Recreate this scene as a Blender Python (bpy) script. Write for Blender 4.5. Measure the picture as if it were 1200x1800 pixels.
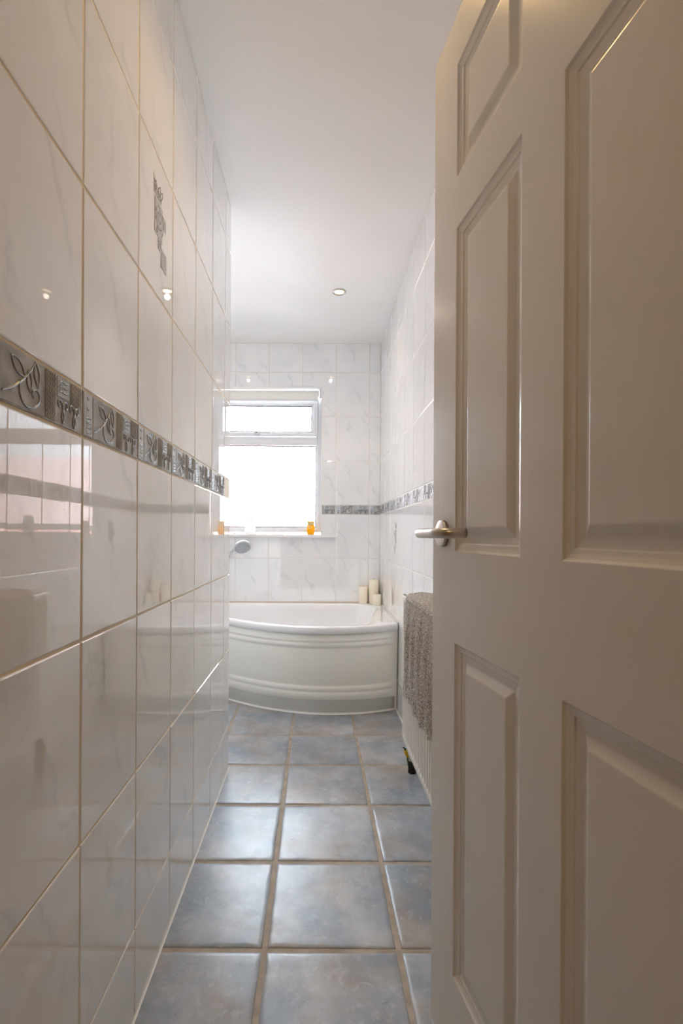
import bpy, bmesh, math, random
from mathutils import Vector, Matrix, noise
random.seed(7)
for o in list(bpy.data.objects):
    bpy.data.objects.remove(o)
SC = bpy.context.scene
COL = SC.collection
PI = math.pi

# ------------------------------------------------------------------ camera
CAM_H = 1.02
cd = bpy.data.cameras.new('camera')
cam = bpy.data.objects.new('camera', cd)
COL.objects.link(cam)
cd.sensor_fit = 'AUTO'
cd.sensor_width = 36.0
cd.lens = 17.612
cd.shift_x = (600 - 555.3) / 1800
cd.shift_y = (940.1 - 900) / 1800
cd.clip_start = 0.02
cam.matrix_world = Matrix.Translation((0, 0, CAM_H)) @ Matrix.Rotation(PI / 2, 4, 'X') @ Matrix.Rotation(0.0052, 4, 'Z')
SC.camera = cam

# ------------------------------------------------------------------ colour management / cycles settings
vs = SC.view_settings
vs.view_transform = 'Standard'
vs.look = 'None'
vs.gamma = 1
vs.exposure = 0.42
vs.use_curve_mapping = False
cy = SC.cycles
cy.use_denoising = True
cy.max_bounces = 14
cy.diffuse_bounces = 8
cy.glossy_bounces = 6
cy.transmission_bounces = 6
cy.transparent_max_bounces = 12
cy.sample_clamp_indirect = 6
cy.caustics_reflective = False
cy.caustics_refractive = False

# ------------------------------------------------------------------ light: overcast sky, warm lamps
SKY = 26.0                       # sky radiance
LAMP_W = 7.0                   # downlight over the bath side, also the added hidden one
LAMP2_W = 7.5                   # added unseen downlight just inside the door
HALL_W = 3.6                    # added unseen hallway lamp behind the camera
WARM = (1.0, 0.63, 0.24)
BATH_LAMP = (1.0, 0.86, 0.70)     # the visible lamp and the added one over the bath end
world = bpy.data.worlds.new('overcast_sky')
SC.world = world
world.use_nodes = True
wn = world.node_tree
bg = wn.nodes['Background']
bg.inputs[0].default_value = (0.76, 0.88, 1.0, 1)
bg.inputs[1].default_value = SKY

# room measures
XL, XR = -0.378, 0.478          # left partition face, right wall face
YB = 3.746                      # back wall face
YE = 2.191                      # end of left partition
XA = -1.10                      # alcove side wall
YD = 0.30                       # doorway wall, room side
ZC = 2.452                      # ceiling
WX0, WX1, WZ0, WZ1 = -0.87, 0.040, 1.020, 2.126   # window opening

ld = bpy.data.lights.new('window_portal', 'AREA')
ld.shape = 'RECTANGLE'
ld.size = WX1 - WX0
ld.size_y = WZ1 - WZ0
ld.cycles.is_portal = True
lo = bpy.data.objects.new('window_portal', ld)
COL.objects.link(lo)
lo.matrix_world = Matrix.Translation(((WX0 + WX1) / 2, YB + 0.235, (WZ0 + WZ1) / 2)) @ Matrix.Rotation(-PI / 2, 4, 'X')


# ------------------------------------------------------------------ helpers
class MB:
    """collects polygons and links them as one mesh object"""
    def __init__(s):
        s.v, s.f, s.m, s.sm, s.tc = [], [], [], [], []

    def vert(s, p, tc=(0, 0, 0)):
        s.v.append(tuple(p)); s.tc.append(tc)
        return len(s.v) - 1

    def face(s, idx, m=0, sm=False):
        s.f.append(tuple(idx)); s.m.append(m); s.sm.append(sm)

    def poly(s, pts, m=0, sm=False, N=None, tc=None):
        pts = list(pts)
        tcs = tc or [(0, 0, 0)] * len(pts)
        if N is not None:
            n = Vector((0, 0, 0))
            for i in range(len(pts)):
                a, b = Vector(pts[i]), Vector(pts[(i + 1) % len(pts)])
                n += a.cross(b)
            if n.dot(Vector(N)) < 0:
                pts = pts[::-1]; tcs = tcs[::-1]
        s.face([s.vert(p, t) for p, t in zip(pts, tcs)], m, sm)

    def box(s, a, b, m=0, M=None):
        x0, y0, z0 = a; x1, y1, z1 = b
        P = [Vector(p) for p in ((x0, y0, z0), (x1, y0, z0), (x1, y1, z0), (x0, y1, z0), (x0, y0, z1), (x1, y0, z1), (x1, y1, z1), (x0, y1, z1))]
        if M: P = [M @ p for p in P]
        i = [s.vert(p) for p in P]
        for f in ((0, 3, 2, 1), (4, 5, 6, 7), (0, 1, 5, 4), (1, 2, 6, 5), (2, 3, 7, 6), (3, 0, 4, 7)):
            s.face([i[k] for k in f], m)

    def lathe(s, prof, M=None, seg=32, m=0, sm=True, cap0=True, cap1=True):
        rings = []
        for r, z in prof:
            ring = []
            for k in range(seg):
                a = 2 * PI * k / seg
                p = Vector((r * math.cos(a), r * math.sin(a), z))
                if M: p = M @ p
                ring.append(s.vert(p))
            rings.append(ring)
        for A, B in zip(rings, rings[1:]):
            for k in range(seg):
                s.face((A[k], A[(k + 1) % seg], B[(k + 1) % seg], B[k]), m, sm)
        if cap0: s.face(rings[0][::-1], m)
        if cap1: s.face(rings[-1], m)

    def tube(s, pts, r, seg=12, m=0, cap=True, radii=None):
        pts = [Vector(p) for p in pts]
        rings = []
        t0 = (pts[1] - pts[0]).normalized()
        up = Vector((0, 0, 1)) if abs(t0.z) < .9 else Vector((1, 0, 0))
        n = t0.cross(up).normalized()
        for i, p in enumerate(pts):
            t = (pts[min(i + 1, len(pts) - 1)] - pts[max(i - 1, 0)]).normalized()
            n = (n - t * n.dot(t)).normalized()
            b = t.cross(n)
            rr = radii[i] if radii else r
            rings.append([s.vert(p + (n * math.cos(2 * PI * k / seg) + b * math.sin(2 * PI * k / seg)) * rr) for k in range(seg)])
        for A, B in zip(rings, rings[1:]):
            for k in range(seg):
                s.face((A[k], A[(k + 1) % seg], B[(k + 1) % seg], B[k]), m, True)
        if cap:
            s.face(rings[0][::-1], m); s.face(rings[-1], m)

    def grid(s, rows, m=0, sm=True, close_u=False):
        """rows: list of rows of points"""
        R = [[s.vert(p) for p in row] for row in rows]
        nu = len(R[0])
        for A, B in zip(R, R[1:]):
            for k in range(nu if close_u else nu - 1):
                s.face((A[k], A[(k + 1) % nu], B[(k + 1) % nu], B[k]), m, sm)
        return R

    def build(s, name, mats, parent=None, loc=None, bevel=0, tc=False, recalc=False, seg=2):
        me = bpy.data.meshes.new(name)
        me.from_pydata(s.v, [], s.f)
        if not isinstance(mats, (list, tuple)): mats = [mats]
        for m in mats: me.materials.append(m)
        me.polygons.foreach_set('material_index', s.m)
        me.polygons.foreach_set('use_smooth', s.sm)
        if tc:
            at = me.attributes.new('tc', 'FLOAT_VECTOR', 'POINT')
            at.data.foreach_set('vector', [c for t in s.tc for c in t])
        if recalc:
            bm = bmesh.new(); bm.from_mesh(me)
            bmesh.ops.recalc_face_normals(bm, faces=bm.faces)
            bm.to_mesh(me); bm.free()
        me.update()
        o = bpy.data.objects.new(name, me)
        COL.objects.link(o)
        if parent is not None: o.parent = parent
        if loc is not None: o.location = loc
        if bevel:
            md = o.modifiers.new('bevel', 'BEVEL')
            md.width = bevel; md.segments = seg; md.limit_method = 'ANGLE'; md.angle_limit = math.radians(40)
        return o


def tag(o, label, cat=None, group=None, kind=None):
    o['label'] = label
    if cat: o['category'] = cat
    if group: o['group'] = group
    if kind: o['kind'] = kind
    return o


def empty(name, loc, label, cat, group=None, kind=None):
    o = bpy.data.objects.new(name, None)
    o.empty_display_size = 0.05
    COL.objects.link(o)
    o.location = loc
    return tag(o, label, cat, group, kind)


# ------------------------------------------------------------------ materials
def mat(name, base=(.8, .8, .8), rough=.5, metal=0.0, spec=.5, coat=0.0, **kw):
    m = bpy.data.materials.new(name)
    m.use_nodes = True
    b = m.node_tree.nodes['Principled BSDF']
    b.inputs['Base Color'].default_value = (*base, 1)
    b.inputs['Roughness'].default_value = rough
    b.inputs['Metallic'].default_value = metal
    b.inputs['Specular IOR Level'].default_value = spec
    b.inputs['Coat Weight'].default_value = coat
    b.inputs['Coat Roughness'].default_value = .05
    for k, v in kw.items():
        b.inputs[k.replace('_', ' ')].default_value = v
    return m


def N(m, typ, **kw):
    n = m.node_tree.nodes.new(typ)
    for k, v in kw.items():
        if hasattr(n, k): setattr(n, k, v)
        else: n.inputs[k.replace('_', ' ')].default_value = v
    return n


def L(m, a, ao, b, bi):
    m.node_tree.links.new(a.outputs[ao], b.inputs[bi])


def bsdf(m): return m.node_tree.nodes['Principled BSDF']


def ramp(m, stops):
    r = N(m, 'ShaderNodeValToRGB')
    e = r.color_ramp.elements
    while len(e) < len(stops): e.new(.5)
    for el, (p, c) in zip(e, stops):
        el.position = p; el.color = (*c, 1) if len(c) == 3 else c
    return r


def noisy(m, scale, c0, c1, lo=.35, hi=.65, detail=4, bump=0, bscale=None, coord='Object', stretch=None):
    tcn = N(m, 'ShaderNodeTexCoord')
    n = N(m, 'ShaderNodeTexNoise', Scale=scale, Detail=detail)
    src, so = tcn, coord
    if stretch:
        mp = N(m, 'ShaderNodeMapping'); mp.inputs['Scale'].default_value = stretch
        L(m, tcn, coord, mp, 'Vector'); src, so = mp, 'Vector'
    L(m, src, so, n, 'Vector')
    r = ramp(m, [(lo, c0), (hi, c1)])
    L(m, n, 'Fac', r, 'Fac'); L(m, r, 'Color', bsdf(m), 'Base Color')
    if bump:
        n2 = N(m, 'ShaderNodeTexNoise', Scale=bscale or scale * 4, Detail=3)
        L(m, src, so, n2, 'Vector')
        bp = N(m, 'ShaderNodeBump', Strength=bump, Distance=.002)
        L(m, n2, 'Fac', bp, 'Height'); L(m, bp, 'Normal', bsdf(m), 'Normal')
    return m


def marble_tile():
    m = mat('glazed_marble_tile', (.9, .9, .9), .012)
    bsdf(m).inputs['IOR'].default_value = 1.85
    bsdf(m).inputs['Coat Weight'].default_value = .6; bsdf(m).inputs['Coat IOR'].default_value = 1.6; bsdf(m).inputs['Coat Roughness'].default_value = .005
    at = N(m, 'ShaderNodeAttribute', attribute_name='tc')
    # tile-local coordinates in x, y and a different random slice per tile in z
    mp = N(m, 'ShaderNodeMapping')
    mp.inputs['Rotation'].default_value = (0, 0, math.radians(-30))
    L(m, at, 'Vector', mp, 'Vector')
    sp = N(m, 'ShaderNodeSeparateXYZ'); L(m, mp, 'Vector', sp, 0)
    n = N(m, 'ShaderNodeTexNoise', Scale=6.5, Detail=4.0, Roughness=.55)
    L(m, at, 'Vector', n, 'Vector')
    def op(o, a_, b_=None):
        q = N(m, 'ShaderNodeMath', operation=o)
        for k_, v_ in enumerate((a_, b_)):
            if v_ is None: continue
            if isinstance(v_, tuple): L(m, v_[0], v_[1], q, k_)
            else: q.inputs[k_].default_value = v_
        return (q, 0)
    # wandering diagonal veins, a different phase on every tile
    ph = op('ADD', op('MULTIPLY', (sp, 'X'), 6.0), op('MULTIPLY', (n, 'Fac'), 1.5))
    ph = op('ADD', ph, op('MULTIPLY', (sp, 'Z'), .73))
    b = op('ABSOLUTE', op('SUBTRACT', op('FRACT', ph), .5))[0]
    r = ramp(m, [(0.0, (1, 1, 1)), (.02, (.6, .6, .6)), (.11, (0, 0, 0))])
    L(m, b, 0, r, 'Fac')
    n2 = N(m, 'ShaderNodeTexNoise', Scale=9.0, Detail=2.0); L(m, at, 'Vector', n2, 'Vector')
    r2 = ramp(m, [(.42, (0, 0, 0)), (.62, (1, 1, 1))]); L(m, n2, 'Fac', r2, 'Fac')
    mu = N(m, 'ShaderNodeMath', operation='MULTIPLY'); L(m, r, 'Color', mu, 0); L(m, r2, 'Color', mu, 1)
    mu2 = N(m, 'ShaderNodeMath', operation='MULTIPLY'); mu2.inputs[1].default_value = .36; L(m, mu, 0, mu2, 0)
    n3 = N(m, 'ShaderNodeTexNoise', Scale=5.0, Detail=3.0); L(m, at, 'Vector', n3, 'Vector')
    r3 = ramp(m, [(.35, (.86, .865, .875)), (.6, (.91, .91, .905))]); L(m, n3, 'Fac', r3, 'Fac')
    mx = N(m, 'ShaderNodeMix', data_type='RGBA')
    L(m, mu2, 0, mx, 0); L(m, r3, 'Color', mx, 6); mx.inputs[7].default_value = (.50, .535, .60, 1)
    L(m, mx, 2, bsdf(m), 'Base Color')
    return m


M_TILE = marble_tile()
M_GROUT = mat('cream_grout', (.82, .68, .48), .6)
M_GROUT_W = mat('pale_grout', (.78, .73, .64), .6)
M_PLASTER = noisy(mat('white_ceiling_paint', rough=.75), 3, (.88, .88, .86), (.905, .905, .885), bump=.05, bscale=120)
M_REVEAL = mat('white_reveal_paint', (.88, .88, .88), .5)
M_HALLPAINT = mat('cream_hall_paint', (.50, .40, .30), .7)
M_GLOSSPAINT = noisy(mat('white_gloss_paint', rough=.22, spec=.5), 6, (.72, .685, .63), (.75, .715, .66), bump=.18, bscale=90, stretch=(1, 1, .06))
M_PEWTER = noisy(mat('pewter_glaze', rough=.48, metal=.08, spec=.28), 28, (.33, .335, .345), (.56, .56, .555), detail=6)
M_PEWTER_LINE = mat('bright_pewter_line', (.29, .295, .305), .27, metal=.6)
M_PEWTER_L = noisy(mat('pale_pewter_glaze', rough=.48, metal=.08, spec=.28), 30, (.50, .55, .60), (.66, .69, .72))
M_PRINT = noisy(mat('grey_print', rough=.12), 60, (.40, .39, .385), (.52, .51, .50))
M_PRINT_D = mat('dark_grey_print', (.20, .20, .205), .15)
M_ACRYL = mat('white_acrylic', (.92, .92, .925), .08, coat=.3)
M_PANEL = mat('cream_white_acrylic', (.92, .905, .83), .10, coat=.3)
M_SEAL = mat('white_sealant', (.86, .85, .82), .4)
M_SEALB = mat('yellowed_sealant', (.66, .52, .38), .5)
M_UPVC = mat('white_upvc', (.78, .79, .81), .22)
M_GASKET = mat('dark_gasket', (.06, .06, .065), .5)
M_SILL = mat('white_sill', (.87, .86, .84), .3)
M_BLIND = noisy(mat('cream_blind_cloth', rough=.8), 200, (.89, .88, .82), (.92, .91, .86))
M_CHROME = mat('chrome', (.80, .82, .84), .07, metal=1.0)
M_NICKEL = mat('brushed_nickel', (.56, .52, .47), .30, metal=1.0)
M_WAX = mat('ivory_wax', (.95, .86, .70), .45, Subsurface_Weight=.25)
M_RAD = mat('white_radiator_enamel', (.82, .79, .72), .25)
M_DARK = mat('dark_pipe_tape', (.035, .028, .022), .5)
M_PIPEBAND = mat('pale_pipe_band', (.55, .55, .52), .5)
M_YELLOW = mat('yellow_sleeve', (.75, .50, .02), .45)
M_GREEN = mat('green_sleeve', (.05, .16, .05), .45)


def frosted():
    m = bpy.data.materials.new('obscure_glass')
    m.use_nodes = True
    nt = m.node_tree
    nt.nodes.clear()
    out = N(m, 'ShaderNodeOutputMaterial')
    tr = N(m, 'ShaderNodeBsdfTransparent'); tr.inputs[0].default_value = (.97, .98, .98, 1)
    tl = N(m, 'ShaderNodeBsdfTranslucent'); tl.inputs[0].default_value = (.95, .96, .97, 1)
    gl = N(m, 'ShaderNodeBsdfGlossy'); gl.inputs['Roughness'].default_value = .12
    tcn = N(m, 'ShaderNodeTexCoord')
    n = N(m, 'ShaderNodeTexNoise', Scale=55.0, Detail=2.0, Distortion=1.5)
    L(m, tcn, 'Object', n, 'Vector')
    r = ramp(m, [(.35, (.15, .15, .15)), (.65, (.38, .38, .38))])
    L(m, n, 'Fac', r, 'Fac')
    bp = N(m, 'ShaderNodeBump', Strength=.4, Distance=.002); L(m, n, 'Fac', bp, 'Height'); L(m, bp, 'Normal', gl, 'Normal')
    mx = N(m, 'ShaderNodeMixShader'); L(m, r, 'Color', mx, 0); L(m, tr, 0, mx, 1); L(m, tl, 0, mx, 2)
    fr = N(m, 'ShaderNodeFresnel', IOR=1.45)
    mx2 = N(m, 'ShaderNodeMixShader'); L(m, fr, 0, mx2, 0); L(m, mx, 0, mx2, 1); L(m, gl, 0, mx2, 2)
    L(m, mx2, 0, out, 'Surface')
    return m


M_FROST = frosted()


def jar_glass(name, col, w=.35):
    m = mat(name, col, .06, Transmission_Weight=w)
    bsdf(m).inputs['IOR'].default_value = 1.3
    return m


def floor_tile_mat():
    m = mat('slate_blue_floor_tile', (.3, .33, .37), .33, spec=.5)
    at = N(m, 'ShaderNodeAttribute', attribute_name='tc')
    n1 = N(m, 'ShaderNodeTexNoise', Scale=6.0, Detail=5.0, Roughness=.55)
    n2 = N(m, 'ShaderNodeTexNoise', Scale=4.2, Detail=6.0, Roughness=.6)
    n3 = N(m, 'ShaderNodeTexNoise', Scale=11.0, Detail=6.0, Roughness=.6)
    ofs = N(m, 'ShaderNodeVectorMath', operation='ADD'); ofs.inputs[1].default_value = (3.1, 7.7, 5.3)
    L(m, at, 'Vector', ofs, 0)
    L(m, at, 'Vector', n1, 'Vector'); L(m, ofs, 0, n2, 'Vector'); L(m, at, 'Vector', n3, 'Vector')
    r1 = ramp(m, [(.32, (.265, .325, .40)), (.5, (.39, .425, .47)), (.68, (.55, .56, .58))])
    L(m, n1, 'Fac', r1, 'Fac')
    r2 = ramp(m, [(.47, (0, 0, 0)), (.66, (.62, .62, .62))]); L(m, n2, 'Fac', r2, 'Fac')
    mx = N(m, 'ShaderNodeMix', data_type='RGBA')
    L(m, r2, 'Color', mx, 0); L(m, r1, 'Color', mx, 6); mx.inputs[7].default_value = (.40, .315, .24, 1)
    r3 = ramp(m, [(.32, (.74, .74, .74)), (.62, (1.06, 1.06, 1.06))]); L(m, n3, 'Fac', r3, 'Fac')
    mx2 = N(m, 'ShaderNodeMix', data_type='RGBA', blend_type='MULTIPLY')
    mx2.inputs[0].default_value = .6
    L(m, mx, 2, mx2, 6); L(m, r3, 'Color', mx2, 7)
    # scratchy pale wear and small pits
    n4 = N(m, 'ShaderNodeTexNoise', Scale=34.0, Detail=7.0, Roughness=.66, Distortion=1.2)
    L(m, ofs, 0, n4, 'Vector')
    r4 = ramp(m, [(.54, (0, 0, 0)), (.70, (.55, .55, .55))]); L(m, n4, 'Fac', r4, 'Fac')
    mx3 = N(m, 'ShaderNodeMix', data_type='RGBA')
    L(m, r4, 'Color', mx3, 0); L(m, mx2, 2, mx3, 6); mx3.inputs[7].default_value = (.60, .61, .63, 1)
    r5 = ramp(m, [(.27, (.8, .8, .8)), (.36, (0, 0, 0))]); L(m, n4, 'Fac', r5, 'Fac')
    mx4 = N(m, 'ShaderNodeMix', data_type='RGBA')
    L(m, r5, 'Color', mx4, 0); L(m, mx3, 2, mx4, 6); mx4.inputs[7].default_value = (.17, .17, .18, 1)
    L(m, mx4, 2, bsdf(m), 'Base Color')
    rr = ramp(m, [(.3, (.30, .30, .30)), (.7, (.37, .37, .37))]); L(m, n3, 'Fac', rr, 'Fac'); L(m, rr, 'Color', bsdf(m), 'Roughness')
    nb = N(m, 'ShaderNodeTexNoise', Scale=9.0, Detail=3.0); L(m, at, 'Vector', nb, 'Vector')
    bp = N(m, 'ShaderNodeBump', Strength=.35, Distance=.006); L(m, nb, 'Fac', bp, 'Height'); L(m, bp, 'Normal', bsdf(m), 'Normal')
    return m


M_FLOOR = floor_tile_mat()
M_FGROUT = noisy(mat('brown_floor_grout', rough=.85), 25, (.40, .335, .265), (.53, .455, .37), bump=.4, bscale=300)


def brick_mat():
    m = mat('pink_brick', rough=.9)
    tcn = N(m, 'ShaderNodeTexCoord')
    br = N(m, 'ShaderNodeTexBrick', Scale=4.5)
    br.inputs['Color1'].default_value = (.40, .17, .13, 1); br.inputs['Color2'].default_value = (.33, .14, .11, 1)
    br.inputs['Mortar'].default_value = (.42, .27, .22, 1)
    mp = N(m, 'ShaderNodeMapping'); mp.inputs['Rotation'].default_value = (PI / 2, 0, 0)
    L(m, tcn, 'Object', mp, 'Vector'); L(m, mp, 'Vector', br, 'Vector')
    L(m, br, 'Color', bsdf(m), 'Base Color')
    return m


M_BRICK = brick_mat()


def yarn_mat():
    m = mat('taupe_cotton_yarn', rough=.9)
    tcn = N(m, 'ShaderNodeTexCoord')
    n = N(m, 'ShaderNodeTexNoise', Scale=150.0, Detail=3.0)
    L(m, tcn, 'Object', n, 'Vector')
    r = ramp(m, [(.36, (.34, .295, .26)), (.50, (.60, .54, .49)), (.66, (.76, .71, .66))])
    L(m, n, 'Fac', r, 'Fac'); L(m, r, 'Color', bsdf(m), 'Base Color')
    return m


M_YARN = yarn_mat()


# ------------------------------------------------------------------ floor
TF, FX, FY = .3304, -.1218, 2.2229
fb = MB()
fb.box((-1.3, -1.7, -.12), (1.2, YB + .02, -.003), 1)
g = .0055
for i in range(-3, 4):
    for j in range(-5, 12):
        x0, x1 = FX + TF * i + g, FX + TF * (i + 1) - g
        y1, y0 = FY - TF * (j - 5) - g, FY - TF * (j - 4) + g
        if x0 > 1.1 or y0 > YB or y1 < -1.6: continue
        rz = random.uniform(0, 50); rot = random.randrange(4)
        # rustic tile: an uneven rolled edge, then a nearly flat field
        def rim(inset, z, wob, n=12):
            P = []
            for side in range(4):
                for k in range(n):
                    t = k / n
                    xa, ya, xb, yb = x0 + inset, y0 + inset, x1 - inset, y1 - inset
                    A, B = (((xa, ya), (xb, ya)), ((xb, ya), (xb, yb)), ((xb, yb), (xa, yb)), ((xa, yb), (xa, ya)))[side]
                    px, py = A[0] + (B[0] - A[0]) * t, A[1] + (B[1] - A[1]) * t
                    w = noise.noise(Vector((px * 22, py * 22, rz))) * wob
                    cx_, cy_ = (x0 + x1) / 2, (y0 + y1) / 2
                    px += (cx_ - px) * w; py += (cy_ - py) * w
                    P.append((px, py, z))
            return P
        rings = [rim(0, -.006, .004), rim(.0015, -.0022, .006), rim(.005, -.0005, .012), rim(.014, .0, .05), rim(.03, .0, .02)]
        R = []
        for rg in rings:
            R.append([fb.vert(p, (p[0] - x0, p[1] - y0, rz)) for p in rg])
        n = len(R[0])
        for A, B in zip(R, R[1:]):
            for k in range(n):
                fb.face((A[k], A[(k + 1) % n], B[(k + 1) % n], B[k]), 0, True)
        fb.face(R[-1], 0, True)
floor = fb.build('floor', [M_FLOOR, M_FGROUT], tc=True)
tag(floor, 'slate blue and rust mottled square floor tiles with brown grout', 'floor', kind='structure')

# ------------------------------------------------------------------ ceiling
cb = MB()
cb.box((-1.3, -1.7, ZC), (1.2, YB + .3, ZC + .1))
tag(cb.build('ceiling', M_PLASTER), 'smooth white painted ceiling over the whole bathroom', 'ceiling', kind='structure')


# ------------------------------------------------------------------ tiled walls
def clip_hole(u0, u1, v0, v1, hole):
    """rectangle minus hole -> polygon outline (list of (u, v)), or None"""
    if not hole: return [(u0, v0), (u1, v0), (u1, v1), (u0, v1)]
    a0, a1, b0, b1 = hole
    if u1 <= a0 or u0 >= a1 or v1 <= b0 or v0 >= b1:
        return [(u0, v0), (u1, v0), (u1, v1), (u0, v1)]
    inL, inR = u0 >= a0, u1 <= a1
    inB, inT = v0 >= b0, v1 <= b1
    if inL and inR and inB and inT: return None
    if inL and inR: return [(u0, v0), (u1, v0), (u1, b0), (u0, b0)] if not inB else [(u0, b1), (u1, b1), (u1, v1), (u0, v1)]
    if inB and inT: return [(u0, v0), (a0, v0), (a0, v1), (u0, v1)] if not inL else [(a1, v0), (u1, v0), (u1, v1), (a1, v1)]
    if not inL and not inT: return [(u0, v0), (a0, v0), (a0, b1), (u1, b1), (u1, v1), (u0, v1)]
    if not inR and not inT: return [(a1, v0), (u1, v0), (u1, v1), (u0, v1), (u0, b1), (a1, b1)]
    if not inL and not inB: return [(u0, v0), (u1, v0), (u1, b0), (a0, b0), (a0, v1), (u0, v1)]
    return [(u0, v0), (u1, v0), (u1, v1), (a1, v1), (a1, b0), (u0, b0)]


def inset_poly(P, d):
    n = len(P); out = []
    for i in range(n):
        p0, p1, p2 = Vector(P[i - 1]), Vector(P[i]), Vector(P[(i + 1) % n])
        e1, e2 = (p1 - p0).normalized(), (p2 - p1).normalized()
        n1, n2 = Vector((-e1.y, e1.x)), Vector((-e2.y, e2.x))
        q = p1 + (n1 + n2) * d if abs(e1.dot(e2)) < .5 else p1 + n1 * d
        out.append((q.x, q.y))
    return out


def tiles(mb, O, U, Nn, ul, vl, border=None, hole=None, tilt=.0022, mi=0, gap=.0017):
    O, U, Nn = Vector(O), Vector(U), Vector(Nn)
    Z = Vector((0, 0, 1))
    for i in range(len(ul) - 1):
        for j in range(len(vl) - 1):
            if border and abs(vl[j] - border[0]) < 1e-4: continue
            P = clip_hole(ul[i], ul[i + 1], vl[j], vl[j + 1], hole)
            if not P: continue
            if ul[i + 1] - ul[i] < .008 or vl[j + 1] - vl[j] < .008: continue
            uc, vc = (ul[i] + ul[i + 1]) / 2, (vl[j] + vl[j + 1]) / 2
            tu, tv = random.gauss(0, tilt), random.gauss(0, tilt * .6)
            rz = random.uniform(0, 40)
            def ring(ins, n):
                Q = inset_poly(P, ins)
                return [mb.vert(O + U * u + Z * v + Nn * (n + max(-.0011, min(.0011, tu * (u - uc) + tv * (v - vc)))), (u - ul[i], v - vl[j], rz)) for u, v in Q]
            R = [ring(gap, -.0045), ring(gap + .0002, -.0024), ring(gap + .0012, -.0007), ring(gap + .0032, 0)]
            flip = U.cross(Z).dot(Nn) < 0
            n = len(P)
            for A, B in zip(R, R[1:]):
                for k in range(n):
                    f = (A[k], A[(k + 1) % n], B[(k + 1) % n], B[k])
                    mb.face(f[::-1] if flip else f, mi)
            mb.face(R[-1][::-1] if flip else R[-1], mi)


def spiral(cx, cy, r0, r1, a0, a1, n=22):
    return [(cx + (r0 + (r1 - r0) * k / n) * math.cos(a0 + (a1 - a0) * k / n), cy + (r0 + (r1 - r0) * k / n) * math.sin(a0 + (a1 - a0) * k / n)) for k in range(n + 1)]


def bez(p0, p1, p2, p3, n=14):
    o = []
    for k in range(n + 1):
        t = k / n; s = 1 - t
        o.append(tuple(s ** 3 * a + 3 * s * s * t * b + 3 * s * t * t * c + t ** 3 * d for a, b, c, d in zip(p0, p1, p2, p3)))
    return o


def leaf(x, y, ang, ln, w, ax_=1.0):
    o = []
    for k in range(21):
        t = k / 20
        s = t * 2 if t < .5 else 2 - t * 2
        side = 1 if t < .5 else -1
        px, py = s * ln, side * w * math.sin(PI * s) ** .9
        o.append((x + ax_ * (px * math.cos(ang) - py * math.sin(ang)), y + px * math.sin(ang) + py * math.cos(ang)))
    return o


class Relief:
    """flat pieces and raised lines on a wall plane; u along the wall, v up, n out"""
    def __init__(s, mb, O, U, Nn, sx=1.0):
        s.mb, s.O, s.U, s.N = mb, Vector(O), Vector(U), Vector(Nn)
        s.Z = Vector((0, 0, 1)); s.flip = s.U.cross(s.Z).dot(s.N) < 0
        s.clip = None

    def P(s, u, v, n): return s.O + s.U * u + s.Z * v + s.N * n

    def slab(s, pts, n0, n1, m, ch=.0008):
        Q = inset_poly(pts, ch)
        a = [s.mb.vert(s.P(u, v, n0)) for u, v in pts]
        b = [s.mb.vert(s.P(u, v, n1)) for u, v in Q]
        k = len(pts)
        for i in range(k):
            f = (a[i], a[(i + 1) % k], b[(i + 1) % k], b[i])
            s.mb.face(f[::-1] if s.flip else f, m)
        s.mb.face(b[::-1] if s.flip else b, m)

    def rect(s, u0, v0, u1, v1, n0, n1, m, ch=.0008):
        if s.clip is not None:
            u0, u1 = max(u0, s.clip[0]), min(u1, s.clip[1])
            if u1 - u0 < .004: return
        s.slab([(u0, v0), (u1, v0), (u1, v1), (u0, v1)], n0, n1, m, ch)

    def line(s, pts, w, n0, h, m):
        if s.clip is not None:
            pts = [p for p in pts if s.clip[0] + .002 < p[0] < s.clip[1] - .002]
            if len(pts) < 3: return
        rails = []
        k = len(pts)
        for i in range(k):
            p = Vector(pts[i]); t = Vector(pts[min(i + 1, k - 1)]) - Vector(pts[max(i - 1, 0)])
            if t.length < 1e-9: t = Vector((1, 0))
            t.normalize(); q = Vector((-t.y, t.x))
            row = []
            for c, hh in ((-1, 0), (-.7, .7), (0, 1), (.7, .7), (1, 0)):
                x = p + q * (c * w / 2)
                row.append(s.mb.vert(s.P(x.x, x.y, n0 + hh * h)))
            rails.append(row)
        for A, B in zip(rails, rails[1:]):
            for j in range(4):
                f = (A[j], B[j], B[j + 1], A[j + 1])
                s.mb.face(f[::-1] if s.flip else f, m, True)


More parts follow.
